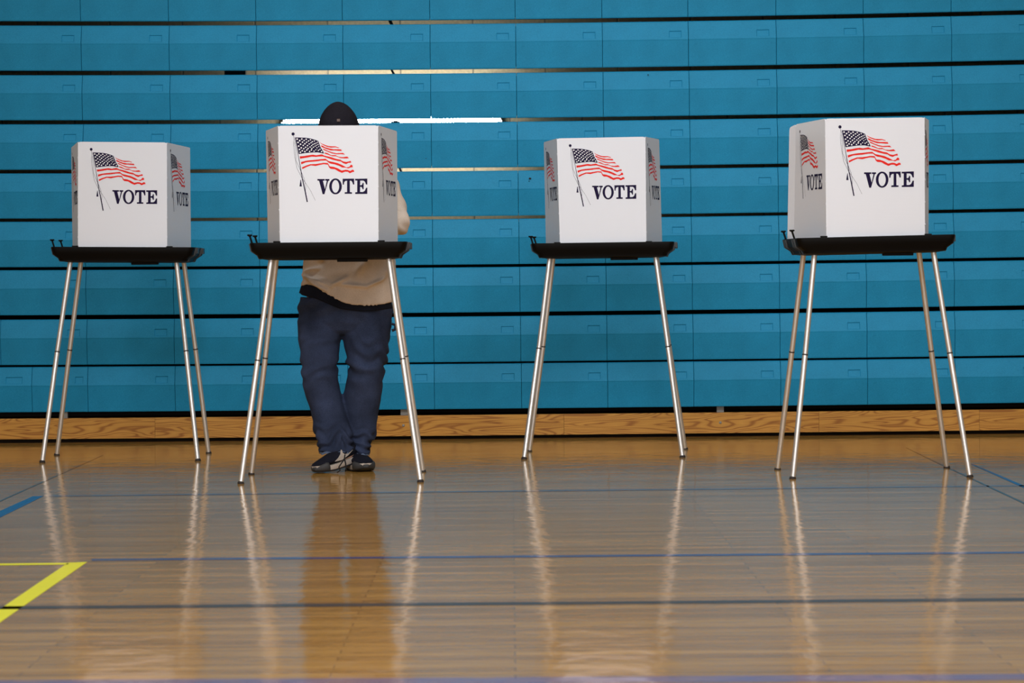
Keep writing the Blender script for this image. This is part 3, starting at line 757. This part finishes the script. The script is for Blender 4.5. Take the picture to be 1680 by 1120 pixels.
# legs and feet under the jeans and shoes
lk = [(W(527, 520, 11.52), .085), (W(524, 600, 11.48), .060), (W(532, 665, 11.49), .055), (W(553, 738, 11.45), .038)]
rk = [(W(601, 520, 11.52), .085), (W(601, 600, 11.48), .060), (W(595, 665, 11.50), .055), (W(591, 738, 11.50), .030)]
for ch in (lk, rk): add_tube(bm, [p for p, _ in ch], [r for _, r in ch], 20)
add_tube(bm, [lk[0][0]+Vector((0.02, 0, 0.10)), lk[0][0]], 0.082, 18); add_tube(bm, [rk[0][0]+Vector((-0.02, 0, 0.10)), rk[0][0]], 0.082, 18)
T1, T2 = G(518, 776.5), G(601, 774.5)
SH1 = dict(toe=T1, heel=T1+Vector((0.19, 0.21, 0)))     # front shoe, toe pointing to image left
SH2 = dict(toe=T2, heel=T2+Vector((-0.085, 0.27, 0)))
add_tube(bm, [lk[-1][0], SH1['heel'].lerp(SH1['toe'], 0.22)+Vector((0, 0, 0.075)), SH1['toe'].lerp(SH1['heel'], 0.45)+Vector((0, 0, 0.045))], [0.036, 0.030, 0.024], 16)
add_tube(bm, [rk[-1][0], SH2['heel'].lerp(SH2['toe'], 0.25)+Vector((0, 0, 0.05)), SH2['toe'].lerp(SH2['heel'], 0.45)+Vector((0, 0, 0.045))], [0.036, 0.030, 0.024], 16)
me = remesh(bm, 0.0042, 3)
body = link_mesh('body', me, M['skin'], man, smooth=3.2)
for s in (-1, 1):
    bm = bmesh.new(); add_ball(bm, H(s*0.029, -0.080, 0.010), (0.012, 0.008, 0.006), 14, 10, tilt); obj('eye', bm, M['eye'], body, smooth=3.2)

# --- jeans
def wob(co, nn, seed, amp, fx, fz):
    return amp*(noise.noise(Vector((co.x*fx+seed, co.y*fx, co.z*fz))))
bm = bmesh.new()
add_rings(bm, [pxring(y, l, r, Yc, ry) for y, l, r, Yc, ry in (
    (486, 492.5, 643, 11.53, .118), (498, 489.3, 643.8, 11.53, .128), (512, 489.5, 643.8, 11.53, .128),
    (528, 489.5, 643, 11.53, .122), (541, 497, 634, 11.525, .100), (548, 515, 615, 11.52, .07))])
add_rings(bm, [pxring(y, l, r, Yc, ry, 30) for y, l, r, Yc, ry in (
    (505, 491, 562, 11.53, .105), (526, 488.5, 565, 11.525, .108), (545, 489.5, 563.5, 11.515, .106), (563, 491.3, 557.5, 11.505, .100), (580, 493, 555, 11.495, .096),
    (597, 494, 554, 11.485, .090), (616, 495.5, 554.5, 11.48, .086), (639, 498.5, 558, 11.485, .084), (655, 503, 561.5, 11.485, .083), (668, 508, 565.5, 11.48, .083),
    (684, 511.5, 570, 11.475, .082), (700, 513.5, 574, 11.465, .082), (714, 515.7, 578.6, 11.455, .080), (724, 523, 578.5, 11.45, .075), (733, 521.5, 579, 11.45, .078), (741, 524, 577, 11.445, .078))])
add_rings(bm, [pxring(y, l, r, Yc, ry, 30) for y, l, r, Yc, ry in (
    (505, 566, 642, 11.53, .105), (526, 560.5, 643.7, 11.525, .108), (545, 561.5, 640.5, 11.52, .106), (563, 563.5, 638.5, 11.51, .102), (580, 565.5, 635.5, 11.505, .098),
    (597, 569.5, 633, 11.50, .093), (612, 573, 630, 11.495, .088), (624, 569, 629, 11.50, .087), (643, 564, 626.5, 11.51, .085), (660, 562, 624, 11.515, .083),
    (678, 564, 621, 11.52, .082), (697, 568, 618.5, 11.52, .080), (714, 572, 616, 11.515, .078), (726, 577, 609, 11.51, .073), (736, 580, 605.5, 11.50, .072), (745, 584, 606, 11.495, .07))])
def folds(co, nn):
    z = co.z; d = 0.0
    side = 1 if co.x > W(562, 600, 11.5).x else 0
    # bunched rings above the hems and behind the knees, soft diagonal pulls at the hips
    low_ = math.exp(-((z-0.13)/0.07)**2)
    d += 0.0085*low_*math.sin(z*120 + co.x*40*(1 if side else -1) + noise.noise(co*12)*7)
    kn = math.exp(-((z-0.48)/0.09)**2)
    d += 0.0085*kn*math.sin(z*80 + co.x*45*(1 if side else -1) + noise.noise(co*10)*6)*(1.0 if side else 0.6)
    hp = math.exp(-((z-0.74)/0.07)**2)
    d += 0.005*hp*math.sin(z*80 + co.x*45*(1 if side else -1)+noise.noise(co*6)*3)
    d += 0.006*noise.noise(Vector((co.x*11, co.y*11, co.z*7)))
    return d
me = remesh(bm, 0.0058, 4, folds)
jeans = link_mesh('jeans', me, M['denim'], man, smooth=3.2)
for ch, SHk in ((lk, SH1), (rk, SH2)):
    a_ = ch[-1][0]; q = SHk['heel'].lerp(SHk['toe'], 0.30)
    bm = bmesh.new(); add_tube(bm, [a_+Vector((0, 0, 0.05)), a_, Vector(((a_.x+q.x)/2, (a_.y+q.y)/2, 0.085)), Vector((q.x, q.y, 0.06))], [.044, .047, .046, .040], 20)
    obj('sock', bm, M['black_knit'], man, smooth=3.2)
# frayed paler hems
def hem(y, l, r, Yc, ry, dy, seed):
    bm = bmesh.new(); rings = []
    for k in range(5):
        t = k/4; yy = y + dy*(t-0.5)
        ring = pxring(yy, l+0.3, r-0.3, Yc, ry+0.002, 60)
        c = sum(ring, Vector())/len(ring)
        rings.append([c + (v-c)*(1.0 + 0.012*math.sin(i*1.9+seed)+0.02*noise.noise(Vector((i*0.7, k, seed)))) + Vector((0, 0, 0.0035*math.sin(i*0.8+seed))) for i, v in enumerate(ring)])
    add_rings(bm, rings, False, False)
    o = obj('hem', bm, M['hem'], jeans, smooth=3.2); o['label'] = 'faded frayed hem'
hem(741, 523.5, 578, 11.445, .080, 4, 0.3); hem(744.5, 583, 606.6, 11.495, .072, 3.5, 2.1)
# fly seam, pocket seam and hammer loop
def seam(pts, Yoff, r_, name='seam', mm='denim', par=None):
    bm = bmesh.new(); add_tube(bm, [W(x, y, Yoff) for x, y in pts], r_, 8); return obj(name, bm, M[mm], par or jeans, smooth=3.2)
bm = bmesh.new(); add_tube(bm, [W(643, 531, 11.47), W(648.5, 533, 11.47), W(648.5, 540, 11.47), W(643, 542, 11.47)], 0.006, 8, flat=2.2); obj('hammer_loop', bm, M['denim'], jeans)

# --- black undershirt showing below the sweater
def hemz(table, Y):
    ws = [W(x, y, Y) for x, y in table]
    def f(x):
        if x <= ws[0].x: return ws[0].z
        for a, b_ in zip(ws[:-1], ws[1:]):
            if x <= b_.x: return a.z + (b_.z-a.z)*(x-a.x)/(b_.x-a.x)
        return ws[-1].z
    return f
under = hemz([(489, 481), (493, 484), (505, 487), (519, 490), (540, 499), (554, 505), (570, 508.5), (597, 510.5), (620, 509), (644, 505.5)], 11.40)
sweat = hemz([(490, 474), (494, 469), (499, 460), (503, 457.5), (510, 464), (519, 474), (530, 481), (539, 486.5), (550, 492), (562, 496.5), (575, 500), (588, 501.8), (602, 502.4), (617, 501.7), (630, 499.5), (642, 496), (650, 492)], 11.40)
def skirt(fn, z0, l, r, Yc, ry, mm, name, zs, grow=0.0):
    bm = bmesh.new(); rings = []
    base = pxring(470, l, r, Yc, ry, 72)
    c = sum(base, Vector())/len(base)
    for t in zs:
        rg = []
        for i, v in enumerate(base):
            zz = fn(v.x) + z0*(1-t)
            rg.append(Vector((c.x+(v.x-c.x)*(1+grow*(1-t)), c.y+(v.y-c.y)*(1+grow*(1-t)), zz)))
        rings.append(rg)
    inner = [[Vector((c.x+(v.x-c.x)*0.975, c.y+(v.y-c.y)*0.965, v.z+0.001)) for v in rg] for rg in (rings[-1], rings[0])]
    add_rings(bm, rings+inner, False, False)
    return obj(name, bm, M[mm], man, smooth=3.2)
und = skirt(under, 0.050, 490.5, 644.8, 11.528, .137, 'black_knit', 'undershirt', (0, .3, .6, .85, 1), -0.07)
und['label'] = 'black undershirt showing below the sweater'
# --- sweater torso and sleeves
bm = bmesh.new()
tor = [(497, 493.5, 649), (485, 493.5, 649.3), (472, 494, 649.5), (459, 497, 649.6), (447, 497, 649.2), (435, 498, 648.5), (423, 499, 648), (405, 499, 646), (380, 497, 643), (350, 494, 640), (320, 492, 636), (292, 492, 632), (275, 490, 628), (263, 500, 616), (255, 516, 600), (247, 530, 583)]
rings = []
for k, (y, l, r) in enumerate(tor):
    ry = (.146, .147, .148, .148, .146, .143, .140, .138, .136, .136, .135, .132, .120, .104, .09, .078)[k]
    Yc = 11.532 - max(0, (k-9))*0.003
    rg = pxring(y, l, r, Yc, ry, 64)
    rings.append(rg)
# shape the lower edge to the lifted hem
for j in range(4):
    t = (3-j)/3
    for v in rings[j]:
        v.z = rings[3][0].z + (sweat(v.x) - rings[3][0].z)*t
add_rings(bm, rings, True, True)
for S, E_, Wr, s in ((SHL, ELL, WRL, 1), (SHR, ELR, WRR, -1)):
    S2 = S + Vector((0, 0, 0.0))
    pts = [S2 - Vector((0.05*s, 0, 0)), S2, S2.lerp(E_, 0.3), S2.lerp(E_, 0.6)+Vector((0.004*s, 0.005, 0)), S2.lerp(E_, 0.85)+Vector((0.006*s, 0.005, 0)), E_+Vector((0.004*s, 0.006, -0.012)), E_.lerp(Wr, 0.22)+Vector((0, 0, -0.012)), E_.lerp(Wr, 0.5), E_.lerp(Wr, 0.8), E_.lerp(Wr, 0.93)]
    add_tube(bm, pts, [.070, .072, .064, .059, .059, .060, .054, .046, .036, .032], 22)
def sfold(co, nn):
    d = 0.004*noise.noise(Vector((co.x*8, co.y*8, co.z*8)))
    # drapes: long diagonal pulls across the belly
    p = co
    def ridge(x0, z0, x1, z1, w_, a_):
        dx, dz = x1-x0, z1-z0; L2 = dx*dx+dz*dz
        t = max(0, min(1, ((p.x-x0)*dx+(p.z-z0)*dz)/L2))
        dd = math.hypot(p.x-(x0+dx*t), p.z-(z0+dz*t)); taper = math.sin(math.pi*(0.12+0.76*t))
        return a_*taper*math.exp(-(dd/w_)**2)
    if co.y < 11.53:
        for (xa, ya, xb, yb, w_, a_) in ((497, 451, 545, 468, .012, .014), (545, 468, 570, 455, .010, .010), (503, 456, 536, 476, .009, .014), (560, 466, 601, 470, .009, .010), (601, 470, 626, 457, .009, .011),
                                          (499, 446, 524, 439, .008, .010), (500, 449, 552, 471, .006, -.008), (598, 425, 588, 452, .02, .008), (640, 430, 622, 460, .02, .008), (530, 425, 520, 440, .02, -.006)):
            A_, B_ = W(xa, ya, 11.39), W(xb, yb, 11.39); d += ridge(A_.x, A_.z, B_.x, B_.z, w_*0.85, a_*2.4)
    if co.x > W(644, 330, 11.5).x and 1.0 < co.z < 1.3:
        d += 0.0034*math.sin(co.z*85 + co.x*60 + co.y*20 + 3*noise.noise(co*9))
    return d
me = remesh(bm, 0.0062, 3, sfold)
sw = link_mesh('sweater', me, M['knit'], man, smooth=3.2)
# cuffs
for E_, Wr in ((ELL, WRL), (ELR, WRR)):
    bm = bmesh.new(); add_tube(bm, [E_.lerp(Wr, 0.88), E_.lerp(Wr, 0.97)], [.034, .031], 20); obj('cuff', bm, M['knit'], sw, smooth=0.8)

# --- knit hat with ribs and a small square patch
bm = bmesh.new()
nr = 96; HR = []
ht = Matrix.Rotation(math.radians(30), 3, 'X')
hc = HEAD + Vector((0, 0.0, 0.0))
top = at(555.0, 167.3, 11.34)
prof = [(0.0965, 0.000), (0.0985, 0.012), (0.0975, 0.035), (0.0925, 0.055), (0.0865, 0.080), (0.0770, 0.105), (0.0650, 0.126), (0.0505, 0.144), (0.0350, 0.158), (0.0190, 0.168), (0.006, 0.171)]
HB = Vector((top.x, 11.365, 1.512))      # centre of the brim
zt_ = top.z
sc_h = 1.0
for j, (r_, h_) in enumerate(prof):
    rg = []
    for i in range(nr):
        a = 2*math.pi*i/nr
        rib = 1 + (0.028 if i % 2 else -0.028)*min(1, r_/0.05)
        v = ht @ Vector((math.cos(a)*r_*0.97*rib, math.sin(a)*r_*1.12*rib, h_ - 0.012))
        rg.append(HB + v)
    HR.append(rg)
dz = zt_ - max(v.z for rg in HR for v in rg)
for rg in HR:
    for v in rg: v.z += dz
add_rings(bm, HR, False, True)
inn = [[HB + (v-HB)*0.95 for v in HR[0]], [HB + (v-HB)*0.93 for v in HR[3]]]
hat = obj('knit_hat', bm, M['wool'], man, smooth=3.2)
bm = bmesh.new()
lo = []
for r_, h_ in ((0.1005, -0.014), (0.104, -0.010), (0.1045, 0.018), (0.1015, 0.023)):
    lo.append([HB + Vector((0, 0, dz)) + ht @ Vector((math.cos(2*math.pi*i/nr)*r_*0.97*(1+(0.012 if i % 2 else -0.012)), math.sin(2*math.pi*i/nr)*r_*1.12, h_)) for i in range(nr)])
add_rings(bm, lo, False, False)
obj('brim', bm, M['wool'], hat, smooth=3.2)
# hair below the hat
bm = bmesh.new()
add_ball(bm, H(0, 0.035, -0.015), (0.077, 0.070, 0.050), 20, 12, tilt); M['hair'] = mat('dark_hair', (0.02, 0.014, 0.01), 0.8)
me = remesh(bm, 0.006, 2, lambda co, nn: 0.003*noise.noise(co*90))
link_mesh('hair', me, M['hair'], man, smooth=3.2)

# --- shoes
def shoe(toe, heel, lift, roll_, logo_side):
    """built along the line heel->toe; lift raises the heel"""
    L_ = 0.29
    ax = (toe-heel); ax.z = 0; ax.normalize()
    lat = Vector((0, 0, 1)).cross(ax)
    pitch = math.atan2(lift, L_)
    upv = Vector((0, 0, 1))
    A_ = ax*math.cos(pitch) - upv*math.sin(pitch); B_ = ax*math.sin(pitch) + upv*math.cos(pitch)
    cr_, sr_ = math.cos(roll_), math.sin(roll_)
    lat2 = lat*cr_ + B_*sr_; B2 = B_*cr_ - lat*sr_
    O_ = Vector((toe.x, toe.y, 0)) 
    def S(a, b_, c_): return O_ - A_*(L_-a) + lat2*b_ + B2*c_        # a from heel 0 to toe L
    def outline(a):       # half width along the shoe
        t = a/L_
        return 0.050*(max(0.0, 1-((t-0.5)/0.5)**6))**0.5*(0.74 + 0.26*math.sin(math.pi*min(1, max(0, (t-0.25)/0.9))))
    st = [0.002, .012, .03, .06, .09, .12, .15, .18, .21, .24, .265, .281, .288]
    def slab(bm, z0f, z1f, grow):
        rings = []
        for a in st:
            h = max(outline(a), 0.008)+grow
            z0, z1 = z0f(a/L_), z1f(a/L_)
            rings.append([S(a, x, z) for x, z in ((-h*0.9, z0), (h*0.9, z0), (h, z0+(z1-z0)*0.3), (h*0.97, z1), (-h*0.97, z1), (-h, z0+(z1-z0)*0.3))])
        add_rings(bm, rings)
    spring = lambda t: 0.018*max(0, (t-0.72)/0.28)**2
    minz = min((O_ - A_*(L_-a) + lat2*b_ + B2*spring(a/L_)).z for a in st for b_ in (-0.045, 0.045))
    O_.z -= minz - 0.0005
    bm = bmesh.new()
    up = []
    hts = [.050, .072, .084, .092, .092, .088, .076, .066, .058, .050, .042, .034, .026]
    for a, h in zip(st, hts):
        w_ = max(outline(a), 0.006)
        z0 = 0.026+spring(a/L_)
        ring = []
        for k in range(20):
            an = 2*math.pi*k/20
            zz = z0 + (h+0.012-z0)*(0.5+0.5*math.sin(an)); taper = 1 - 0.42*max(0, math.sin(an))**1.5
            ring.append(S(a, math.cos(an)*w_*0.97*taper, zz if math.sin(an) > -0.98 else z0))
        up.append(ring)
    add_rings(bm, up)
    sh = obj('shoe', bm, M['shoe'], man, smooth=3.2)
    bm = bmesh.new(); slab(bm, lambda t: 0.005+spring(t), lambda t: 0.034+spring(t)*0.8-0.008*t, 0.003); obj('midsole', bm, M['sole'], sh, smooth=0.9)['label'] = 'off-white midsole'
    bm = bmesh.new(); slab(bm, lambda t: spring(t), lambda t: 0.008+spring(t), 0.001); obj('outsole', bm, M['lace'], sh, smooth=0.9)
    bm = bmesh.new()
    tr = []
    for a in (.243, .252, .265, .281, .2895, .294):
        h = outline(min(a, .288)); z0 = -0.0005+spring(a/L_); hh = .030+ .020*max(0, 1-((a-.243)/.052)**2)
        pw = lambda v: math.copysign(abs(v)**0.55, v)
        tr.append([S(a, pw(math.cos(2*math.pi*k/18))*(max(h, .012)+0.0075)*(1 if a < .285 else .6), z0 + (hh-z0)*(0.5+0.5*pw(math.sin(2*math.pi*k/18)))) for k in range(18)])
    add_rings(bm, tr); obj('toe_cap', bm, M['toe'], sh, smooth=3.2)['label'] = 'charcoal rubber toe cap'
    # white tick mark sewn on the side
    for sd in (logo_side,):
        tick = [(.205, .040), (.165, .038), (.120, .048), (.078, .064), (.112, .055), (.140, .058), (.150, .066), (.148, .080), (.162, .062), (.185, .050)]
        co = [Vector((a, z, 0)) for a, z in tick]
        bm = bmesh.new()
        def side(a, z): 
            w_ = outline(a)*0.99*(1-0.42*max(0, (z-0.055)/0.05)**1.5); return S(a, sd*(w_+0.004), z)
        f = [bm.verts.new(side(c.x, c.y)) for c in co]; g = [bm.verts.new(side(c.x, c.y)-lat2*sd*0.008) for c in co]
        for t in tessellate_polygon([co]):
            bm.faces.new([f[i] for i in t]); bm.faces.new([g[i] for i in t][::-1])
        for k in range(len(f)): bm.faces.new((f[k], f[(k+1) % len(f)], g[(k+1) % len(f)], g[k]))
        bmesh.ops.recalc_face_normals(bm, faces=bm.faces[:])
        obj('side_stripe', bm, M['sole'], sh)['label'] = 'off-white curved tick on the side'
    # laces
    bm = bmesh.new()
    for k in range(5):
        a = .135+.018*k; z = .092-.010*k
        add_tube(bm, [S(a, -.020, z-.006), S(a+.006, 0, z+.003), S(a+.012, .020, z-.006)], 0.0028, 8)
    obj('laces', bm, M['lace'], sh, smooth=3.2)
    return sh, S
s1, S1 = shoe(SH1['toe'], SH1['heel'], 0.050, 0.08, 1)
s2, S2 = shoe(SH2['toe'], SH2['heel'], 0.0, 0.0, -1)
bm = bmesh.new()
p0 = S1(.15, .030, .080)
pts = [W(566, 746, 11.30), W(565, 752, 11.275), W(567, 760, 11.26), W(568, 768, 11.27), W(566.5, 772.5, 11.28)]
add_tube(bm, pts, 0.0032, 8); add_tube(bm, [W(565, 753, 11.27), W(560, 760, 11.262), W(556, 766, 11.27), W(558, 771.5, 11.28), W(553, 775, 11.28)], 0.0028, 8)
obj('laces', bm, M['lace'], s1, smooth=3.2)

# patch on the hat: placed on the wool where it faces the camera
bpy.context.view_layer.update()
tgt = W(555.3, 198.0, 11.0) - Vector((0, 0, CAM_H)); d_ = tgt.normalized()
inv = hat.matrix_world.inverted()
hit, loc_, nor_, _ = hat.ray_cast(inv @ Vector((0, 0, CAM_H)), inv.to_3x3() @ d_)
if hit:
    pw = hat.matrix_world @ loc_; nw = (hat.matrix_world.to_3x3() @ nor_).normalized()
    nw = Vector((0.08, -0.85, 0.5)).normalized()
    xa_ = Vector((1, 0.08, 0)).normalized(); ya_ = nw.cross(xa_).normalized(); xa_ = ya_.cross(nw)
    bm = bmesh.new(); add_box(bm, pw+nw*0.002, (0.014, 0.014, 0.006), rot=Matrix((xa_, ya_, nw)).transposed(), bev=0.001)
    obj('patch', bm, M['patch'], hat)['label'] = 'small grey square patch'

# pen in the writing hand, its own thing
bm = bmesh.new(); a_ = PRt(0.095, 0.025*-1, -0.028); b2 = PRt(0.075, -0.035, 0.075); tip = a_.copy(); tip.z = 1.004
tip = Vector((a_.x, a_.y-0.01, 1.0045))
add_tube(bm, [tip, tip.lerp(b2, 0.08), b2], [0.0008, 0.004, 0.004], 10); tag(obj('pen', bm, M['latch']), 'slim dark pen held over the tray behind the second booth\'s screen', 'pen')
